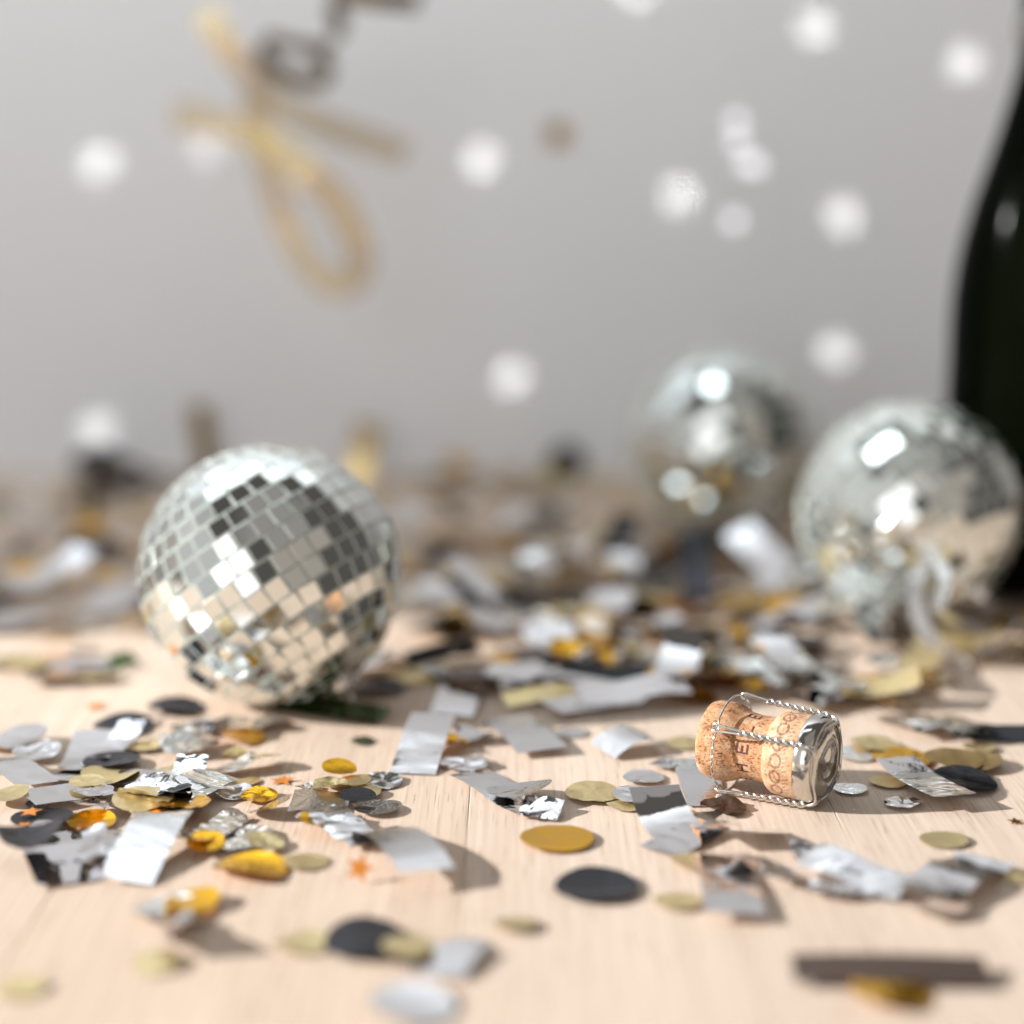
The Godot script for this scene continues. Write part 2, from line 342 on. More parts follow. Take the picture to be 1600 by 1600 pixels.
func ribbon(pts: Array, width: float, across: Array, steps := 10) -> ArrayMesh:   # a band along a path; across gives the width direction at each point
	var path := smooth_path(pts, steps)
	var rows := []
	for i in path.size():
		var t := float(i) / steps
		var k := mini(int(t), across.size() - 2)
		var w: Vector3 = (across[k] as Vector3).lerp(across[k + 1], t - k).normalized() * width * 0.5
		rows.append([path[i] - w, path[i] - w * 0.33, path[i] + w * 0.33, path[i] + w])
	return grid(rows)

func slab(x0: float, x1: float, y0: float, y1: float, z0: float, z1: float, c := 0.0004, uv_at := Vector2.ZERO, uv_size := Vector2(0.25, 1.0)) -> ArrayMesh:   # a box with chamfered upper edges
	var st := SurfaceTool.new()
	st.begin(Mesh.PRIMITIVE_TRIANGLES)
	st.set_smooth_group(-1)
	var loops := [[x0, x1, z0, z1, y0], [x0, x1, z0, z1, y1 - c], [x0 + c, x1 - c, z0 + c, z1 - c, y1]]
	var ring := []
	for l in loops:
		ring.append([Vector3(l[0], l[4], l[2]), Vector3(l[1], l[4], l[2]), Vector3(l[1], l[4], l[3]), Vector3(l[0], l[4], l[3])])
	var quads := [[ring[2][0], ring[2][1], ring[2][2], ring[2][3]]]
	for i in 2:
		for j in 4:
			var k := (j + 1) % 4
			quads.append([ring[i + 1][j], ring[i][j], ring[i][k], ring[i + 1][k]])
	for q in quads:
		for k in [0, 1, 2, 0, 2, 3]:
			st.set_uv(uv_at + Vector2(q[k].x, q[k].z) / uv_size)
			st.add_vertex(q[k])
	st.generate_normals()
	return st.commit()

# ------------------------------------------------------------------ foil pieces
const CURVE_STEPS := 40
func curve_of(long: float, turns: Array) -> Array:   # where each step along a bent piece lies, its middle at the origin
	var n := turns.size() - 1
	var at := [Vector2.ZERO]
	for i in CURVE_STEPS:
		var f := (i + 0.5) / CURVE_STEPS * n
		var k := mini(int(f), n - 1)
		var a := deg_to_rad(lerpf(turns[k], turns[k + 1], f - k))
		at.append(at[-1] + Vector2(cos(a), sin(a)) * long / CURVE_STEPS)
	var mid: Vector2 = at[CURVE_STEPS / 2]
	for i in at.size(): at[i] -= mid
	return at

func bent(u: float, v: float, long: float, curve: Array, crum: float, off: Vector3, creases: Array) -> Vector3:   # u in 0..1 along the bend
	var f := clampf(u, 0, 1) * CURVE_STEPS
	var k := mini(int(f), CURVE_STEPS - 1)
	var c: Vector2 = (curve[k] as Vector2).lerp(curve[k + 1], f - k)
	var p := Vector3(c.x, c.y, v)
	var q := Vector3(u * long, 0, v) * 1000.0 + off
	p.y += crum * (lumps.get_noise_2d(q.x, q.z) + 0.6 * absf(lumps.get_noise_2d(q.x * 2.1 + 50.0, q.z * 1.3)))
	for e in creases: p.y += absf((u * long - e[0]) * cos(e[1]) + (v - e[2]) * sin(e[1])) * e[3]
	p.x += crum * 0.25 * lumps.get_noise_2d(q.x + 90.0, q.z + 40.0)
	return p

func foil(shape: String, long: float, wide: float, turns: Array, roll: float, crum: float, off: Vector3, fine := true) -> ArrayMesh:
	var st := SurfaceTool.new()
	st.begin(Mesh.PRIMITIVE_TRIANGLES)
	var tilt := Basis(Vector3.RIGHT, deg_to_rad(roll))
	var curve := curve_of(long, turns)
	var creases := []   # a sharp fold or two across the piece
	var folds := RandomNumberGenerator.new()
	folds.seed = int(off.x * 100.0) + int(off.z * 10.0)
	for i in (2 if shape == "strip" else 1) if crum > 0.0001 and shape != "star" else 0:
		creases.append([folds.randf_range(0.15, 0.85) * long, folds.randf_range(-0.7, 0.7) if shape == "strip" else folds.randf() * TAU, folds.randf_range(-0.3, 0.3) * wide, folds.randfn() * (0.065 if shape == "strip" else 0.05)])
	var verts := []
	var index := []
	if shape == "strip":
		var n := 24 if fine else 8
		var m := 6 if fine else 2
		for i in n + 1:
			for j in m + 1:
				verts.append([float(i) / n, (float(j) / m - 0.5) * wide])
		for i in n:
			for j in m:
				var a := i * (m + 1) + j
				index.append_array([a, a + 1, a + m + 1, a + 1, a + m + 2, a + m + 1])
	else:
		var segs := (40 if fine else 18) if shape == "disc" else 10
		var rings := (6 if fine else 2) if shape == "disc" else 1
		verts.append([0.5, 0.0])
		for k in range(1, rings + 1):
			for j in segs:
				var r := float(k) / rings
				if shape == "star" and j % 2: r *= 0.42
				var a := TAU * j / segs
				verts.append([0.5 + 0.5 * r * cos(a), 0.5 * r * sin(a) * wide])
		for j in segs:
			index.append_array([0, 1 + j, 1 + (j + 1) % segs])
		for k in rings - 1:
			for j in segs:
				var a := 1 + k * segs + j
				var b := 1 + k * segs + (j + 1) % segs
				index.append_array([a, a + segs, b, b, a + segs, b + segs])
	var out := []
	var low := 1.0
	for v in verts:
		var p := tilt * bent(v[0], v[1], long, curve, crum, off, creases)
		out.append(p)
		low = minf(low, p.y)
	for i in out.size():
		st.set_uv(Vector2(verts[i][0] * long, verts[i][1] + 0.05) * 20.0)
		st.add_vertex(out[i] - Vector3(0, low, 0))
	for k in index: st.add_index(k)
	st.generate_normals()
	return st.commit()

func piece(row: Array) -> void:
	var shape: String = row[0]
	var kind: String = row[1]
	var called := "%s_%s" % [kind, {"disc": "foil_disc", "strip": "foil_strip", "star": "foil_star"}[shape]]
	var off := Vector3(rng.randf() * 900.0, 0, rng.randf() * 900.0)
	var m: Material = M[kind + str(rng.randi() % 3)]
	var o := obj(called, foil(shape, row[4] * 0.001, row[5] * 0.001, row[7], row[8] + rng.randfn() * 3.0, row[9] * 0.0014 + 0.00006, off), m)
	o.position = Vector3(row[2], FLOOR_Y + 0.0002 + row[10] * 0.001, row[3])
	o.rotation.y = deg_to_rad(row[6])
	tag(o, row[11], {"disc": "confetti disc", "strip": "foil strip", "star": "confetti star"}[shape], "foil confetti scattered over the floor")

# ------------------------------------------------------------------ materials
func foil_materials() -> void:
	var wave := noise_tex(0.012, 5, 512, 3.0)
	var fine := noise_tex(0.05, 6, 512, 2.0)
	var looks := {
		"silver": [lin(0.88, 0.87, 0.88), 0.04, 1.0], "gold": [lin(0.90, 0.48, 0.018), 0.16, 0.95], "champagne": [lin(0.72, 0.58, 0.31), 0.34, 0.9], "black": [lin(0.018, 0.018, 0.022), 0.22, 0.0],
		"bronze": [lin(0.5, 0.34, 0.14), 0.3, 0.95], "brown": [lin(0.09, 0.06, 0.045), 0.25, 0.5], "orange": [lin(0.85, 0.3, 0.05), 0.3, 0.6], "green": [lin(0.09, 0.13, 0.05), 0.2, 0.8], "white": [lin(0.82, 0.78, 0.7), 0.4, 0.0]}
	for k in looks:
		for v in 3:
			var m := mat(looks[k][0], looks[k][1] + 0.06 * v, looks[k][2])
			m.normal_enabled = true
			m.normal_texture = wave if v < 2 else fine
			m.normal_scale = [0.2, 0.5, 0.35][v]
			if k == "black": m.metallic_specular = 0.3
			M[k + str(v)] = m

func wood_texture() -> Array:
	var w := 1024
	var h := 1024
	var broad := noise(0.006, 11, 3).get_seamless_image(w, 128)
	broad.resize(w, h, Image.INTERPOLATE_CUBIC)
	var line := noise(0.11, 12, 3).get_seamless_image(w, 48)
	line.resize(w, h, Image.INTERPOLATE_CUBIC)
	var pore := noise(0.22, 13, 2).get_seamless_image(w, 128)
	pore.resize(w, h, Image.INTERPOLATE_CUBIC)
	var b := broad.get_data()
	var l := line.get_data()
	var p := pore.get_data()
	var data := PackedByteArray()
	data.resize(w * h * 3)
	var bump := PackedByteArray()
	bump.resize(w * h)
	for i in w * h:
		var t := (b[i] - 128) / 255.0
		var g := (l[i] - 128) / 255.0
		var k := 1.0 + 0.05 * t + 0.12 * g
		var pit := clampf((p[i] - 178) / 60.0, 0.0, 1.0)
		k *= 1.0 - 0.26 * pit
		data[i * 3] = int(clampf(208.0 * pow(k, 0.8), 0, 255))
		data[i * 3 + 1] = int(clampf(189.0 * k, 0, 255))
		data[i * 3 + 2] = int(clampf(172.0 * pow(k, 1.1), 0, 255))
		bump[i] = int(clampf(150.0 + 60.0 * g - 90.0 * pit, 0, 255))
	return [ImageTexture.create_from_image(Image.create_from_data(w, h, false, Image.FORMAT_RGB8, data)), ImageTexture.create_from_image(Image.create_from_data(w, h, false, Image.FORMAT_L8, bump))]

# ------------------------------------------------------------------ cork
func stamp_line(im: Image, a: Vector2, b: Vector2, t: float, c: Color) -> void:
	var n := int(a.distance_to(b) * 1.5) + 1
	for i in n + 1:
		var p := a.lerp(b, float(i) / n)
		if lumps.get_noise_2d(p.x * 1.7, p.y * 1.7) > 0.12: continue
		for dx in range(-int(t), int(t) + 1):
			for dy in range(-int(t), int(t) + 1):
				var x := posmod(int(p.x) + dx, im.get_width())
				var y := clampi(int(p.y) + dy, 0, im.get_height() - 1)
				im.set_pixel(x, y, im.get_pixel(x, y).lerp(c, 0.42))

func stamp_ring(im: Image, at: Vector2, r: Vector2, t: float, c: Color) -> void:
	for i in 40:
		var a := TAU * i / 40
		var b := TAU * (i + 1) / 40
		stamp_line(im, at + Vector2(cos(a), sin(a)) * r, at + Vector2(cos(b), sin(b)) * r, t, c)

func cork_texture(head: bool) -> Array:
	var w := 1024
	var h := 384
	var cell := noise(0.035, 21, 2, FastNoiseLite.TYPE_CELLULAR)
	cell.cellular_return_type = FastNoiseLite.RETURN_CELL_VALUE
	var edge := noise(0.035, 21, 2, FastNoiseLite.TYPE_CELLULAR)
	edge.cellular_return_type = FastNoiseLite.RETURN_DISTANCE2_SUB
	var soft := noise(0.014, 22, 4)
	var speck := noise(0.09, 23, 2)
	var im := Image.create(w, h, false, Image.FORMAT_RGB8)
	var bump := Image.create(w, h, false, Image.FORMAT_L8)
	var light := lin(0.60, 0.41, 0.27)
	var mid := lin(0.42, 0.20, 0.085)
	var dark := lin(0.16, 0.07, 0.03)
	for y in h:
		for x in w:
			var a := TAU * x / w
			var px := cos(a) * w / TAU
			var pz := sin(a) * w / TAU
			var s := soft.get_noise_3d(px, y, pz)
			var g := cell.get_noise_3d(px, y, pz)
			var e := edge.get_noise_3d(px, y, pz)
			var k := speck.get_noise_3d(px, y * 0.7, pz)
			var c := light.lerp(mid, clampf((0.26 if head else 0.75) + s * 0.8 + g * (0.18 if head else 0.4), 0, 1))
			var pit := clampf((k - (0.36 if head else 0.24)) * 6.0, 0, 1) * clampf(0.6 + s, 0, 1)
			if not head: pit = maxf(pit, clampf((s - 0.22) * 3.0, 0, 1) * clampf(k * 3.0 + 0.4, 0, 1))
			c = c.lerp(dark, pit * 0.8)
			im.set_pixel(x, y, c)
			bump.set_pixel(x, y, Color.from_hsv(0, 0, clampf(0.7 - pit * 0.6 + s * 0.15 + e * 0.1, 0, 1)))
	var ink := lin(0.10, 0.028, 0.018)
	if head:   # a ring of linked circles with a bar through them, then short strokes
		for i in 16:
			var at := Vector2(i * w / 16.0 + 20, h * 0.245)
			stamp_ring(im, at, Vector2(27, 25), 1, ink)
			stamp_ring(im, at, Vector2(22, 20), 1, ink)
			stamp_line(im, at + Vector2(27, 0), at + Vector2(37, 0), 1, ink)
			if i % 2: stamp_line(im, at + Vector2(-20, 12), at + Vector2(20, -8), 1, ink)
		for i in 60:
			var x := i * w / 60.0
			stamp_line(im, Vector2(x, h * 0.325), Vector2(x + 6, h * 0.325 + 6 + (i * 7) % 20), 1, ink)
	else:   # blocky capitals running round the waist
		var glyphs := ["E", "L", "E", "H", "C", "E", "L", "F", "E", "H"]
		for i in glyphs.size():
			var at := Vector2(i * w / 10.0 + 14, h * 0.735)
			var gw := 40.0
			var gh := 38.0
			var bars := {"E": [[0, 0, 0, 1], [0, 0, 1, 0], [0, 0.5, 0.8, 0.5], [0, 1, 1, 1]], "L": [[0, 0, 0, 1], [0, 1, 1, 1]], "H": [[0, 0, 0, 1], [1, 0, 1, 1], [0, 0.5, 1, 0.5]], "C": [[0, 0, 0, 1], [0, 0, 1, 0], [0, 1, 1, 1]], "F": [[0, 0, 0, 1], [0, 0, 1, 0], [0, 0.5, 0.8, 0.5]]}
			for q in bars[glyphs[i]]:
				stamp_line(im, at + Vector2(q[0] * gw, q[1] * gh), at + Vector2(q[2] * gw, q[3] * gh), 4, ink)
	return [ImageTexture.create_from_image(im), ImageTexture.create_from_image(bump)]

func cork_material(head: bool) -> StandardMaterial3D:
	var t := cork_texture(head)
	var m := mat(Color.WHITE, 0.75)
	m.albedo_texture = t[0]
	m.heightmap_enabled = true
	m.heightmap_texture = t[1]
	m.heightmap_scale = 0.035
	return m

func around(x: float, r: float, deg: float) -> Vector3:   # millimetres along and about the cork's axis
	var a := deg_to_rad(deg)
	return Vector3(x, r * sin(a), r * cos(a)) * 0.001

func twist_into(st: SurfaceTool, a: Vector3, b: Vector3, turns: float, r: float, wire: float) -> void:
	var t := (b - a).normalized()
	var s := t.cross(Vector3.UP if absf(t.y) < 0.8 else Vector3.RIGHT).normalized()
	var q := t.cross(s)
	for half in 2:
		var path := []
		var n := int(turns * 14)
		for i in n + 1:
			var f := float(i) / n
			var w := TAU * turns * f + PI * half
			path.append(a.lerp(b, f) + (s * cos(w) + q * sin(w)) * r)
		tube_into(st, path, wire, 7)

func build_cork() -> void:
	var o := base("champagne_cork", Vector3(0.0664, 0.0164, -0.5985))
	var along := (Vector3(0.1021, 0.0150, -0.5765) - o.position).normalized()
	var side := along.cross(Vector3.UP).normalized()          # +z of the cork points at the viewer
	o.basis = Basis(along, side.cross(along), side) * Basis(Vector3.RIGHT, 0.0)
	tag(o, "popped wine cork with its wire cage and metal cap lying on sunlit wood", "cork")
	var foot := [[0.0, 0.1], [0.0, 11.4], [0.5, 12.4], [2.0, 13.0], [5.0, 13.4], [8.5, 13.2], [10.5, 12.5], [12.0, 11.7], [13.5, 11.2], [17.0, 10.9], [21.0, 11.0], [23.5, 11.3], [24.4, 11.6]]
	var head := [[23.6, 10.6], [23.9, 11.9], [24.6, 12.8], [26.0, 13.6], [28.5, 14.15], [32.0, 14.3], [36.0, 14.1], [39.5, 13.9], [40.0, 13.0], [40.0, 0.1]]
	obj("stem", lathe_x(foot, 72), cork_material(false), o)
	obj("head", lathe_x(head, 72), cork_material(true), o)
	var steel := mat(lin(0.74, 0.72, 0.69), 0.16, 1.0)
	var skirt := [[35.7, 14.25], [35.5, 14.5], [35.8, 14.75], [36.8, 14.8], [38.2, 14.8], [39.6, 14.6], [40.6, 14.1], [41.2, 13.5], [41.3, 12.9], [40.9, 12.3]]
	var face := [[40.9, 12.3], [41.0, 11.6], [41.8, 10.6], [42.3, 8.6], [42.6, 6.8], [42.2, 5.6], [42.5, 4.2], [43.1, 2.4], [43.2, 0.02]]
	var cm := mat(lin(0.66, 0.63, 0.58), 0.14, 1.0)
	var fm := mat(lin(0.66, 0.63, 0.58), 0.16, 1.0)
	fm.normal_enabled = true
	fm.normal_texture = noise_tex(0.02, 31, 256, 4.0)
	fm.normal_scale = 0.3
	fm.uv1_triplanar = true
	fm.uv1_scale = Vector3.ONE * 35.0
	var cap := obj("metal_cap", lathe_x(skirt, 72), cm, o)
	obj("cap_face", lathe_x(face, 72), fm, cap)
	# wire cage: a ring round the stem, four twisted legs, a ring on the cap
	var st := SurfaceTool.new()
	st.begin(Mesh.PRIMITIVE_TRIANGLES)
	st.set_smooth_group(1)
	var legs := [32.0, 122.0, 212.0, -58.0]
	var ring := []
	for i in 96:
		var d := 360.0 * i / 96
		var near := 0.0
		for l in legs: near = maxf(near, exp(-pow(wrapf(d - l, -180, 180) / 7.0, 2)))
		ring.append(around(8.2 + 0.8 * near, 16.0 - 0.6 * near, d))
	tube_into(st, ring, 0.00034, 7, true)
	var twisted := []
	for i in 40: twisted.append(around(8.3 + 0.35 * sin(i * 1.1), 16.0 + 0.4 * cos(i * 1.1), -50.0 + i * 78.0 / 39.0))
	tube_into(st, twisted, 0.0003, 7)
	obj("wire_ring", commit(st), steel, o)
	for l in legs:
		st = SurfaceTool.new()
		st.begin(Mesh.PRIMITIVE_TRIANGLES)
		st.set_smooth_group(1)
		# the loop that hooks the ring, two bare wires, then the twist
		for s in [-1, 1]:
			var hook := [around(17.0, 16.1, l + s * 1.6), around(13.0, 16.5, l + s * 2.6), around(9.0, 16.9, l + s * 4.0), around(7.2, 16.6, l + s * 3.4), around(7.3, 15.6, l + s * 1.5), around(8.6, 15.1, l)]
			tube_into(st, smooth_path(hook, 5), 0.00044, 7)
		twist_into(st, around(16.5, 16.1, l), around(38.6, 15.35, l), 4.0, 0.0006, 0.00058)
		for s in [-1, 1]:   # over the rim and into the ring on the cap
			tube_into(st, smooth_path([around(38.4, 15.35, l), around(40.4, 15.0, l + s * 1.2), around(41.7, 13.9, l + s * 4), around(42.0, 12.3, l + s * 13)], 5), 0.00040, 7)
		obj("twisted_wire", commit(st), steel, o)
	ring = []
	for i in 96:
		var d := 360.0 * i / 96
		var near := 0.0
		for l in legs: near = maxf(near, exp(-pow(wrapf(d - l, -180, 180) / 14.0, 2)))
		ring.append(around(41.9, 12.0 + 1.5 * near, d))
	obj("cap_wire", tube(ring, 0.0004, 7, true), steel, o)

# ------------------------------------------------------------------ mirror balls
var tile_meshes := []
func tile_mesh(w: float) -> ArrayMesh:   # a flat little mirror, its back and sides of plain glass
	var st := SurfaceTool.new()
	var h := 0.00738 / 2
	var x := w / 2
	var c := 0.00018
	var d := -0.0013
	var top := [Vector3(-x + c, 0, -h + c), Vector3(x - c, 0, -h + c), Vector3(x - c, 0, h - c), Vector3(-x + c, 0, h - c)]
	var rim := [Vector3(-x, -c * 0.6, -h), Vector3(x, -c * 0.6, -h), Vector3(x, -c * 0.6, h), Vector3(-x, -c * 0.6, h)]
	st.begin(Mesh.PRIMITIVE_TRIANGLES)
	for k in [0, 1, 2, 0, 2, 3]: st.add_vertex(top[k])
	st.generate_normals()
	var m := st.commit()
	st = SurfaceTool.new()
	st.begin(Mesh.PRIMITIVE_TRIANGLES)
	st.set_smooth_group(-1)
	for j in 4:
		var k := (j + 1) % 4
		var quad := [top[j], rim[j], rim[k], top[k]]
		for i in [0, 1, 2, 0, 2, 3]: st.add_vertex(quad[i])
		quad = [rim[j], rim[j] + Vector3(0, d, 0), rim[k] + Vector3(0, d, 0), rim[k]]
		for i in [0, 1, 2, 0, 2, 3]: st.add_vertex(quad[i])
	st.generate_normals()
	m = st.commit(m)
	m.surface_set_material(0, M.mirror)
	m.surface_set_material(1, M.glass_edge)
	return m

func mirror_ball(at: Vector3, pole: Vector3, spin: float, s: int, label: String, jitter := 2.7) -> Node3D:
	var o := base("mirror_ball", at)
	tag(o, label, "mirror ball", "mirror balls on the floor")
	var r := 0.0497
	var core := SphereMesh.new()
	core.radius = 0.0487
	core.height = 0.0974
	obj("core", core, M.grout, o)
	rng.seed = s
	var to := Basis(Quaternion(Vector3.UP, pole.normalized())) * Basis(Vector3.UP, spin)
	var see := (Vector3(0, 0.2026, 0) - at).normalized()
	var rest := SurfaceTool.new()
	var places := []
	var rows := 20
	for k in range(1, rows - 1):
		var lat := -PI / 2 + PI * (k + 0.5) / rows
		var n := int(TAU * r * cos(lat) / 0.0077)
		var w := TAU * (r - 0.0006) * cos(lat) / n - 0.00045
		var start := rng.randf() * TAU
		for i in n:
			var lon := start + TAU * i / n
			var up := to * Vector3(cos(lat) * cos(lon), sin(lat), cos(lat) * sin(lon))
			var east := (to * Vector3(-sin(lon), 0, cos(lon))).normalized()
			var b := Basis(east, up, east.cross(up))
			b = Basis(Vector3(rng.randfn(), rng.randfn(), rng.randfn()).normalized(), deg_to_rad(rng.randfn() * jitter)) * b
			places.append([up.dot(see), Transform3D(b, up * (r + 0.0003 + rng.randf() * 0.0002)), w])
	places.sort_custom(func(a, b): return a[0] > b[0])
	for i in places.size():
		var w: float = places[i][2]
		var which := clampi(int(round((w - 0.0066) / 0.0001)), 0, 24)
		while tile_meshes.size() <= which: tile_meshes.append(tile_mesh(0.0066 + 0.0001 * tile_meshes.size()))
		if i < 300:
			var t := obj("mirror_tile", tile_meshes[which], null, o)
			t.transform = places[i][1]
		else:
			rest.append_from(tile_meshes[which], 0, places[i][1])
	var back := obj("mirror_tiles", rest.commit(), M.mirror, o)
	back.set_meta("kind", "stuff")
	# the metal end cap with its hanging ring
	var p := pole.normalized()
	var turn := Basis(Quaternion(Vector3.UP, p))
	var cap := lathe_y([[0.0065, 0.0], [0.0065, 0.0035], [0.0060, 0.0042], [0.0016, 0.0044], [0.0014, 0.0065], [0.0004, 0.0068]], 32)
	var c := obj("end_cap", cap, M.steel, o)
	c.transform = Transform3D(turn, p * 0.0487)
	var loop := []
	for i in 28:
		var a := TAU * i / 28
		loop.append(Vector3(cos(a) * 0.0032, 0.0085 + sin(a) * 0.0032, 0))
	var l := obj("hanging_ring", tube(loop, 0.0004, 6, true), M.steel, c)
	l.rotation.y = 0.6
	return o

# ------------------------------------------------------------------ the scene
func _ready() -> void:
	# camera: a 50-60 mm lens near wide open, low over the floor
	var cam := Camera3D.new()
	cam.name = "camera"
	var lens := CameraAttributesPhysical.new()
	lens.frustum_focal_length = 43.506
	lens.frustum_focus_distance = 0.608
	lens.exposure_aperture = 1.75
	lens.frustum_near = 0.02
	lens.frustum_far = 60.0
	cam.attributes = lens
	add_child(cam)
	cam.position = Vector3(0, 0.20264, 0)
	cam.rotation.x = -atan(530.0 / 2900.0)
	cam.current = true
	print("fov ", cam.fov)
	# the room's soft light
	var env := Environment.new()
	env.background_mode = Environment.BG_COLOR
	env.background_color = lin(0.80, 0.745, 0.70)
	env.background_energy_multiplier = 0.12
	env.tonemap_mode = Environment.TONE_MAPPER_LINEAR
	env.tonemap_exposure = 1.0
	env.sdfgi_enabled = true
	env.ssao_enabled = true
	env.ssil_enabled = true
	var we := WorldEnvironment.new()
	we.name = "environment"
	we.environment = env
	add_child(we)
	# the low sun, as a small far lamp
	var sun := SpotLight3D.new()
	sun.name = "low_sun"
	sun.light_color = Color(1.0, 0.995, 0.985)
	sun.light_energy = 88.0
	sun.light_size = 0.03
	sun.spot_range = 14.0
	sun.spot_attenuation = 2.0
	sun.spot_angle = 14.0
	sun.spot_angle_attenuation = 0.1
	sun.shadow_enabled = true
	add_child(sun)
	var aim := Vector3(0.05, 0.0, -0.62)
	var el := deg_to_rad(25.5)
	var az := deg_to_rad(8.0)
	sun.look_at_from_position(aim + Vector3(-cos(el) * cos(az), sin(el), cos(el) * sin(az)) * 6.0, aim)
	# the big window at the side and a pale ceiling's glow
	for a in [["window_glow", Vector3(-1.7, 0.85, 0.35), Vector3(0, 0.2, -0.45), Vector2(2.6, 1.8), 0.75, Color(0.99, 0.995, 1.0)], ["garden_door_glow", Vector3(-0.95, 0.75, 1.5), Vector3(0, 0.2, -0.8), Vector2(1.3, 1.5), 1.0, Color(0.99, 0.99, 1.0)], ["room_glow", Vector3(1.4, 1.1, 1.4), Vector3(0, 0.3, -0.8), Vector2(2.6, 2.0), 0.5, Color(1.0, 0.95, 0.9)], ["wall_glow", Vector3(-0.50, 1.25, -0.83), Vector3(-0.30, 1.05, -1.68), Vector2(1.2, 0.5), 1.2, Color(0.92, 0.975, 1.0)], ["ceiling_glow", Vector3(0.2, 2.0, 0.4), Vector3(0, 0.2, -0.7), Vector2(2.2, 1.8), 0.28, Color(1.0, 0.985, 0.97)]]:
		var l := AreaLight3D.new()
		l.name = a[0]
		l.area_size = a[3]
		l.light_energy = a[4]
		l.light_color = a[5]
		l.shadow_enabled = true
		add_child(l)
		l.look_at_from_position(a[1], a[2])
	lumps = noise(0.16, 3, 2)
	rng.seed = 7
	# materials
	foil_materials()
	M.mirror = mat(lin(0.82, 0.84, 0.81), 0.02, 1.0)
	M.glass_edge = mat(lin(0.74, 0.80, 0.76), 0.12, 0.25)
	M.grout = mat(lin(0.55, 0.55, 0.52), 0.6)
	M.steel = mat(lin(0.75, 0.74, 0.72), 0.18, 1.0)
	M.tinsel = mat(lin(0.78, 0.77, 0.76), 0.22, 0.75)
	M.satin = mat(lin(0.82, 0.82, 0.82), 0.35)
	M.satin.rim_enabled = true
	M.satin.rim = 0.4
	# floor of planks running away from the viewer
	var floor_root := base("floor")
	tag(floor_root, "", "", "", "structure")
	var wt := wood_texture()
	var woods := []
	for k in 4:
		var wm := mat([Color(1, 1, 1), Color(0.985, 0.975, 0.965), Color(0.995, 0.99, 0.985), Color(0.975, 0.97, 0.965)][k], 0.5)
		wm.albedo_texture = wt[0]
		wm.heightmap_enabled = true
		wm.heightmap_texture = wt[1]
		wm.heightmap_scale = 0.003
		wm.metallic_specular = 0.14
		woods.append(wm)
	var pw := 0.118
	for i in range(-9, 9):
		var x0 := -0.014 + i * pw
		var joints := [0.35, 0.35 - 0.45 - rng.randf() * 0.35, -1.02 - rng.randf() * 0.2, WALL_Z - 0.02]
		if i == -1: joints = [0.35, -0.2, -1.1, WALL_Z - 0.02]
		if i == 0: joints = [0.35, 0.0, -1.05, WALL_Z - 0.02]
		for j in joints.size() - 1:
			obj("plank", slab(x0 + 0.00008, x0 + pw - 0.00008, -0.018, 0.0, joints[j + 1] + 0.00015, joints[j] - 0.00015, 0.00022, Vector2(rng.randf(), rng.randf())), woods[rng.randi() % 4], floor_root)
	var under := BoxMesh.new()
	under.size = Vector3(2.2, 0.02, 1.7)
	var ub := obj("underlay", under, mat(lin(0.08, 0.05, 0.035), 0.9), floor_root)
	ub.position = Vector3(0, -0.029, -0.5)
	# wall behind and the wall return beside the window, outside the frame
	var wall_m := mat(lin(0.86, 0.865, 0.895), 0.85)
	wall_m.heightmap_enabled = true
	wall_m.heightmap_texture = noise_tex(0.03, 41, 512, 1.0, false)
	wall_m.heightmap_scale = 0.01
	wall_m.uv1_triplanar = true
	wall_m.uv1_scale = Vector3.ONE * 4.0
	var wb := BoxMesh.new()
	wb.size = Vector3(2.4, 1.4, 0.08)
	var wall := obj("wall", wb, wall_m)
	wall.position = Vector3(0, 0.7, WALL_Z - 0.04)
	tag(wall, "", "", "", "structure")
	var rb := BoxMesh.new()
	rb.size = Vector3(0.08, 1.4, 0.56)
	var ret := obj("wall_beside_window", rb, wall_m)
	ret.position = Vector3(-0.92, 0.7, -0.682 - 0.28)
	tag(ret, "", "", "", "structure")
	# spots of sunlight that the mirror balls throw on the wall
	for p in [Vector3(-0.2739,0.2091,-1.2932), Vector3(-0.2016,0.2208,-1.2954), Vector3(-0.0197,0.2113,-1.2936), Vector3(0.1118,0.1876,-1.2893), Vector3(0.2213,0.1746,-1.2869), Vector3(0.2191,0.0841,-1.2704), Vector3(0.0000,0.0664,-1.2672), Vector3(0.1985,0.2966,-1.3092), Vector3(0.2980,0.2738,-1.3051), Vector3(-0.2827,0.0311,-1.2607), Vector3(0.0811,0.3216,-1.3138)]:
		var l := SpotLight3D.new()
		l.name = "light_spot"
		l.light_color = Color(1, 0.99, 0.97)
		l.light_energy = 0.13
		l.light_size = 0.001
		l.spot_angle = 1.6
		l.spot_angle_attenuation = 0.15
		l.spot_range = 1.5
		l.spot_attenuation = 2.0
		l.shadow_enabled = true
		add_child(l, true)
		var at: Vector3 = p
		at.z = WALL_Z
		l.look_at_from_position(at + Vector3((0.12 - at.x) * 0.2, 0.04 if at.y < 0.25 else -0.04, 0.12), at)
	# the things
	var left := mirror_ball(Vector3(-0.0930, 0.0504, -0.6988), Vector3(0.56, -0.80, 0.22), 0.3, 101, "mirror ball standing alone in clear view left of the cork")
	var right := mirror_ball(Vector3(0.1817, 0.0504, -0.8362), Vector3(0.50, -0.62, 0.60), 1.1, 202, "blurred mirror ball with white ribbon in front of the dark bottle", 3.6)
	var far := mirror_ball(Vector3(0.1178, 0.0504, -1.0343), Vector3(0.45, -0.55, 0.70), 2.0, 303, "farthest and most blurred mirror ball, near the back wall", 5.0)
	far.scale = Vector3.ONE * 1.09
	far.position.y = 0.0549
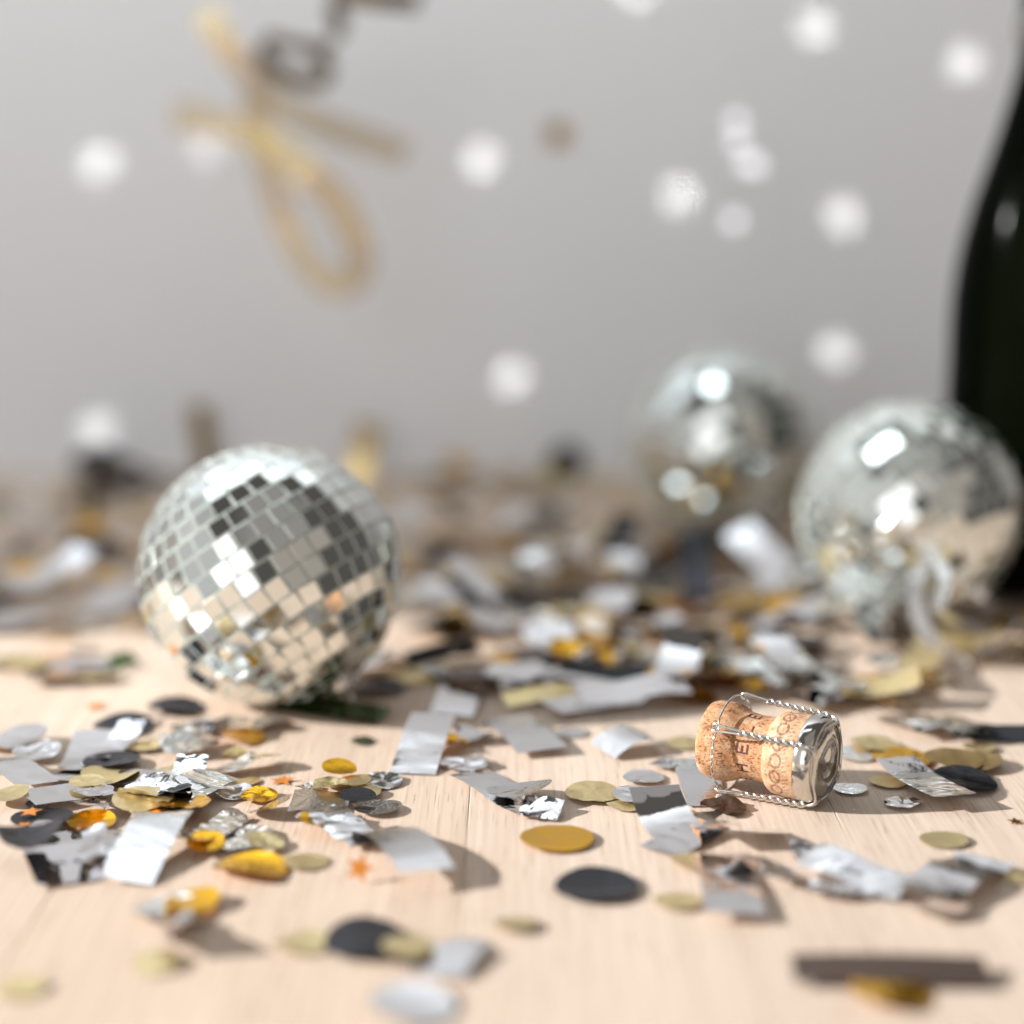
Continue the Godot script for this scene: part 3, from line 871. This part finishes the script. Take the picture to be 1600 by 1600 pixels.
	var rib := ribbon([Vector3(0.1799,0.0404,-0.7836), Vector3(0.1711,0.0336,-0.7671), Vector3(0.1689,0.0239,-0.7552), Vector3(0.1739,0.0120,-0.7479), Vector3(0.1863,0.0015,-0.7480), Vector3(0.1879,-0.0021,-0.7474), Vector3(0.1814,-0.0051,-0.7600), Vector3(0.1689,-0.0037,-0.7654), Vector3(0.1541,-0.0001,-0.7711)], 0.007, [Vector3(1, 0.3, 0), Vector3(1, 0, 0), Vector3(1, 0, 0), Vector3(0.9, 0.4, 0), Vector3(0.6, 0.8, 0), Vector3(0.1, 0.6, 0.6), Vector3(0.1, 0.7, 0.6), Vector3(0.1, 0.8, 0.5), Vector3(0.1, 0.8, 0.5)])
	var rr := obj("hanging_ribbon", rib, M.tinsel, right)
	rr.position = -right.position
	var rib2 := ribbon([Vector3(0.1788,0.0453,-0.7845), Vector3(0.1830,0.0349,-0.7673), Vector3(0.1785,0.0226,-0.7549), Vector3(0.1950,0.0129,-0.7684), Vector3(0.2113,0.0045,-0.7770), Vector3(0.2239,0.0074,-0.7979)], 0.005, [Vector3(1, 0.3, 0), Vector3(0.8, 0, 0.5), Vector3(1, 0, 0), Vector3(0.2, 0.8, 0.4), Vector3(0.1, 0.6, 0.6), Vector3(0.8, 0.4, 0.2)])
	var rq := obj("hanging_ribbon", rib2, M.tinsel, right)
	rq.position = -right.position
	var str2 := obj("hanging_string", tube(smooth_path([Vector3(0.1177,0.0290,-0.9594), Vector3(0.1294,0.0274,-0.9591), Vector3(0.1385,0.0188,-0.9575), Vector3(0.1439,0.0075,-0.9555), Vector3(0.1493,-0.0004,-0.9540)], 6), 0.0008, 6), M.satin, far)
	str2.transform = far.transform.affine_inverse()
	build_cork()
	photo_camera()
	bottle()
	for row in pieces: piece(row)
	leaning()
	scatter()
	heap()
	glitter()
	streamers()

func photo_camera() -> void:   # stands behind the lens; only the mirrors see it
	var o := base("photo_camera", Vector3(0, 0.203, 0.075))
	tag(o, "black camera that takes the photo, seen only in the mirror balls", "camera")
	var black := mat(lin(0.012, 0.012, 0.012), 0.6)
	var body := obj("body", slab(-0.078, 0.078, -0.055, 0.05, -0.035, 0.035, 0.008), black, o)
	var hump := obj("viewfinder", slab(-0.025, 0.025, 0.05, 0.082, -0.03, 0.03, 0.008), black, body)
	obj("grip", slab(-0.105, -0.0785, -0.05, 0.04, -0.04, 0.03, 0.008), black, o)

func bottle() -> void:
	var o := base("wine_bottle", Vector3(0.2600, 0, -0.9134))
	tag(o, "tall dark green glass bottle cut by the picture edge", "bottle")
	var glass := mat(lin(0.002, 0.003, 0.0012), 0.12)
	glass.metallic_specular = 0.1
	var prof := [[0.0, 0.012], [0.030, 0.004], [0.040, 0.0], [0.0435, 0.003], [0.0442, 0.010], [0.0442, 0.130], [0.0438, 0.142], [0.0425, 0.155], [0.0400, 0.170], [0.0355, 0.188], [0.0300, 0.205], [0.0248, 0.222], [0.0205, 0.238], [0.0172, 0.252], [0.0160, 0.264], [0.0158, 0.276]]
	obj("glass_body", lathe_y(prof, 96), glass, o)
	var lip := mat(lin(0.30, 0.29, 0.26), 0.25, 0.3)
	obj("lip_ring", lathe_y([[0.0158, 0.264], [0.0182, 0.265], [0.0186, 0.268], [0.0186, 0.274], [0.0182, 0.277], [0.0158, 0.278]], 64), lip, o)
	obj("neck_top", lathe_y([[0.0158, 0.276], [0.0172, 0.279], [0.0172, 0.300], [0.0165, 0.302], [0.0130, 0.302], [0.0125, 0.290], [0.0, 0.290]], 64), mat(lin(0.05, 0.04, 0.03), 0.3), o)

func leaning() -> void:   # pieces propped against the wall
	for a in [["black", "disc", [Vector3(0.0368,0.0102,-1.2406)], 24.0, 24.0, 78.0, 8.0, "black disc standing on edge against the back wall"], ["bronze", "strip", [Vector3(-0.2061,0.0260,-1.2283)], 50.0, 15.0, 66.0, 30.0, "upright brownish strip leaning on the wall behind the left ball"],
			["bronze", "strip", [Vector3(-0.1001,0.0167,-1.2266)], 46.0, 16.0, 60.0, -20.0, "upright gold brown strip leaning on the wall right of the left ball"]]:
		var o := obj(a[0] + "_foil_" + a[1], foil(a[1], a[3] * 0.001, a[4] * 0.001, [-10, 12], 0, 0.0002, Vector3(a[3], 0, 4)), M[a[0] + "0"])
		var p: Vector3 = a[2][0]
		o.transform = Transform3D(Basis(Vector3.UP, deg_to_rad(90.0 + a[6])) * Basis(Vector3(0, 0, 1), deg_to_rad(a[5])), Vector3(p.x, p.y, maxf(p.z, WALL_Z + 0.012)))
		tag(o, a[7], "confetti disc" if a[1] == "disc" else "foil strip", "foil confetti scattered over the floor")
	var spot := obj("bronze_foil_disc", foil("disc", 0.016, 0.016, [-8, 8], 0, 0.0001, Vector3(3, 0, 3)), M.bronze0)
	var at: Vector3 = [Vector3(0.0304,0.2279,-1.2855)][0]
	spot.transform = Transform3D(Basis(Vector3.RIGHT, PI / 2), Vector3(at.x, at.y, WALL_Z + 0.002))
	tag(spot, "small brown disc stuck high on the pale wall", "confetti disc", "foil confetti scattered over the floor")

func scatter() -> void:   # the litter in the shade that the lens blurs: no two alike in shape, but nothing to tell them apart by
	rng.seed = 77
	var balls := [Vector2(-0.093, -0.699), Vector2(0.182, -0.836), Vector2(0.118, -1.034), Vector2(0.2675, -0.9134)]
	var kinds := ["silver", "silver", "silver", "silver", "silver", "champagne", "champagne", "gold", "gold", "black", "black", "bronze", "brown", "brown", "white"]
	var words := {"silver": "silver grey", "champagne": "pale gold", "gold": "deep gold", "black": "black", "bronze": "bronze", "green": "dark olive", "white": "cream", "brown": "dark brown"}
	var made := 0
	var tries := 0
	while made < 430 and tries < 12000:
		tries += 1
		var z := -0.69 - pow(rng.randf(), 0.85) * 0.545
		var x := (rng.randf() * 2 - 1) * (0.30 * -z + 0.03)
		if made >= 310:   # the thick drift between the balls and the cork
			z = -0.69 - rng.randf() * 0.22
			x = -0.035 + rng.randf() * 0.215
		var thin := 1.0 if x > -0.04 else 0.42
		if z > -0.80 and x < -0.02: thin = 0.12
		if z > -0.735 and (x < -0.04 or x > 0.17): thin = 0.0
		if rng.randf() > thin: continue
		var near := false
		for b in balls:
			if b.distance_to(Vector2(x, z)) < 0.036: near = true
		if near: continue
		var kind: String = kinds[rng.randi() % kinds.size()]
		if z < -0.92 and kind == "silver" and rng.randf() < 0.55: kind = ["bronze", "brown", "black"][rng.randi() % 3]
		var drift := made >= 310
		if drift and kind in ["green", "brown", "black"] and rng.randf() < 0.75: kind = ["silver", "silver", "gold"][rng.randi() % 3]
		var strip := rng.randf() < 0.5 and kind in ["silver", "black", "green", "champagne"]
		var long := (0.030 + rng.randf() * 0.028) if strip else (0.022 if rng.randf() < 0.5 else 0.015)
		var wide := 0.016 if strip else long
		var curl := rng.randf() * (0.55 if drift else 1.0)
		var a := rng.randfn() * (6.0 if drift else 15.0)
		var turns := [a - 30.0 * curl, a + rng.randfn() * 6, a + 34.0 * curl]
		var shape := "strip" if strip else "disc"
		var o := obj("%s_foil_%s" % [kind, shape], foil(shape, long, wide, turns, rng.randfn() * 9.0, 0.0002 + 0.0005 * rng.randf() * rng.randf(), Vector3(made * 31.0, 0, made * 17.0), false), M[kind + str(rng.randi() % 3)])
		o.position = Vector3(x, 0.0004 + rng.randf() * 0.006, z)
		o.rotation.y = rng.randf() * TAU
		var where := "behind the mirror balls" if z < -1.0 else "beside the left mirror ball" if x < -0.05 else "around the far mirror balls"
		var light := "shaded " if z < -0.86 else ""
		tag(o, "blurred %s %s in the %slitter %s" % [words[kind], "strip" if strip else "disc", light, where], "foil strip" if strip else "confetti disc", "blurred %s %ss in the %slitter %s" % [words[kind], "strip" if strip else "disc", light, where])
		made += 1

func heap() -> void:   # thin scraps that fill out the heap at the left
	rng.seed = 4242
	for i in 34:
		var z := -0.53 - rng.randf() * 0.115
		var x := -0.045 - rng.randf() * rng.randf() * 0.15 - 0.05 * rng.randf()
		x *= -z / 0.60
		var kind: String = ["silver", "silver", "silver", "silver", "champagne", "gold", "black"][rng.randi() % 7]
		if x > -0.09 and kind == "silver": continue
		var strip := kind == "silver" and rng.randf() < 0.45
		var shape := "strip" if strip else "disc"
		var long := (0.022 + rng.randf() * 0.02) if strip else (0.020 if x < -0.1 and rng.randf() < 0.4 else 0.012)
		var curl := rng.randf() * 26.0
		var a := rng.randfn() * 7.0
		var o := obj("%s_foil_%s" % [kind, shape], foil(shape, long, 0.011 if strip else long, [a - curl, a + rng.randfn() * 5, a + curl], rng.randfn() * 5.0, 0.0001 + 0.0005 * rng.randf(), Vector3(i * 13.0, 0, i * 29.0)), M[kind + str(rng.randi() % 3)])
		o.position = Vector3(x, 0.0006 + rng.randf() * 0.0035, z)
		o.rotation.y = rng.randf() * TAU
		var look := {"silver": "small silver", "champagne": "small pale gold", "gold": "small deep gold", "black": "small black"}
		tag(o, "%s %s lying loose among the larger pieces of the left heap" % [look[kind], "strip" if strip else "disc"], "foil strip" if strip else "confetti disc", "%s %ss loose in the left heap" % [look[kind], "strip" if strip else "disc"])

func glitter() -> void:   # dust-fine flakes fallen off the foil, too many and too small to count
	rng.seed = 5150
	var flake := foil("disc", 0.001, 0.001, [0, 0], 0, 0.0, Vector3.ZERO, false)
	var mm := MultiMesh.new()
	mm.transform_format = MultiMesh.TRANSFORM_3D
	mm.mesh = flake
	mm.instance_count = 620
	for i in mm.instance_count:
		var z := -0.43 - rng.randf() * 0.40
		var x := rng.randfn() * 0.13
		var s := 0.25 + rng.randf() * rng.randf() * 0.9
		var b := Basis(Vector3(rng.randfn(), rng.randfn(), rng.randfn()).normalized(), rng.randf() * 0.5).scaled(Vector3(s, s, s * (0.5 + rng.randf() * 0.5)))
		mm.set_instance_transform(i, Transform3D(Basis(Vector3.UP, rng.randf() * TAU) * b, Vector3(x, 0.0004, z)))
	var o := MultiMeshInstance3D.new()
	o.name = "glitter_dust"
	o.multimesh = mm
	o.material_override = M.silver1
	add_child(o)
	tag(o, "fine silver glitter dust strewn over the wood", "glitter", "", "stuff")

func streamers() -> void:
	var o := base("gold_streamer", [Vector3(-0.1138,0.3071,-1.1373)][0])
	tag(o, "curled gold foil streamer hanging in front of the pale wall", "streamer")
	var gold := mat(lin(0.88, 0.62, 0.22), 0.3, 0.9)
	gold.transparency = BaseMaterial3D.TRANSPARENCY_ALPHA
	gold.albedo_color.a = 0.58
	var dark := mat(lin(0.15, 0.105, 0.04), 0.35, 0.6)
	var wide := Vector3(0.25, 0.9, 0.3)
	var curls := [
		[[Vector3(-0.1780,0.2950,-1.1148), Vector3(-0.1679,0.2789,-1.1017), Vector3(-0.1546,0.2613,-1.1086), Vector3(-0.1403,0.2437,-1.1257), Vector3(-0.1197,0.2330,-1.1441), Vector3(-0.0943,0.2239,-1.1628), Vector3(-0.0660,0.2144,-1.1814)], [Vector3(0.9, 0.5, 0.2), Vector3(0.9, 0.5, 0.2), Vector3(0.8, 0.6, 0.1), Vector3(0.6, 0.8, 0), Vector3(0.4, 0.9, 0), Vector3(0.4, 0.9, 0), Vector3(0.4, 0.9, 0)], 0.016, gold],
		[[Vector3(-0.1564,0.2520,-1.1476), Vector3(-0.1554,0.2241,-1.1730), Vector3(-0.1513,0.1947,-1.1879), Vector3(-0.1404,0.1626,-1.1922), Vector3(-0.1210,0.1372,-1.1774), Vector3(-0.0991,0.1369,-1.1469), Vector3(-0.0919,0.1552,-1.1299), Vector3(-0.1033,0.1838,-1.1249), Vector3(-0.1252,0.2056,-1.1188), Vector3(-0.1506,0.2224,-1.1422), Vector3(-0.1824,0.2319,-1.1744), Vector3(-0.2130,0.2384,-1.1959)], [Vector3(1, 0, 0.4), Vector3(1, 0, 0.4), Vector3(1, 0.2, 0.4), Vector3(0.85, 0.5, 0.3), Vector3(0.3, 0.9, 0.2), Vector3(-0.4, 0.9, 0.1), Vector3(-1, 0.1, 0.1), Vector3(-0.76, -0.65, 0.1), Vector3(-0.65, -0.75, 0), Vector3(-0.6, -0.8, 0), Vector3(-0.2, -0.97, 0), Vector3(-0.15, -0.97, 0)], 0.018, gold],
		[[Vector3(-0.0530,0.2990,-1.0952), Vector3(-0.0760,0.2995,-1.0851), Vector3(-0.1023,0.3026,-1.0958), Vector3(-0.1024,0.2885,-1.1339), Vector3(-0.1050,0.2744,-1.1110), Vector3(-0.1206,0.2738,-1.0906), Vector3(-0.1432,0.2781,-1.1015), Vector3(-0.1441,0.2661,-1.1298), Vector3(-0.1263,0.2561,-1.1382), Vector3(-0.1043,0.2583,-1.1081), Vector3(-0.1206,0.2760,-1.0910)], [wide, wide, wide, Vector3(1, 0.2, 0.3), Vector3(0.3, 0.6, 0.7), Vector3(0.1, 0.5, 0.9), Vector3(0.4, 0.6, 0.6), Vector3(0.9, 0.5, 0), Vector3(0.3, 0.9, 0.4), Vector3(0.4, 0.8, 0.4), Vector3(0.1, 0.4, 0.9)], 0.011, dark]]
	for c in curls:
		var r := obj("curl", ribbon(c[0], c[2], c[1], 10), c[3], o)
		r.position = -o.position
	var s := base("hanging_tinsel_strand", [Vector3(0.1360,0.3207,-1.2008)][0])
	tag(s, "thin pale strand with shiny round sequins hanging before the wall", "strand")
	var line := obj("thread", tube([Vector3(0.1328,0.3207,-1.2008), Vector3(0.1384,0.2656,-1.1907), Vector3(0.1400,0.2302,-1.1842), Vector3(0.1440,0.2074,-1.1801), Vector3(0.1384,0.1731,-1.1738)], 0.0004, 5), M.satin, s)
	line.position = -s.position
	for q in [Vector3(0.1240,0.3089,-1.1986), Vector3(0.1400,0.2648,-1.1906), Vector3(0.1400,0.2341,-1.1850), Vector3(0.1408,0.2215,-1.1827), Vector3(0.1464,0.2082,-1.1802), Vector3(0.1520,0.2074,-1.1801), Vector3(0.1384,0.1731,-1.1738)]:
		var d := obj("sequin", foil("disc", 0.009 if q.y < 0.24 else 0.006, 0.009 if q.y < 0.24 else 0.006, [-4, 4], 0, 0.00005, Vector3(7, 0, 1), false), M.silver0 if q.y < 0.24 else M.white0, s)
		var n: Vector3 = ((Vector3(0, 0.2, 0) - q).normalized() + (Vector3(-0.95, 0.75, 1.5) - q).normalized()).normalized()
		d.transform = Transform3D(Basis(Quaternion(Vector3.UP, n)), q - s.position)
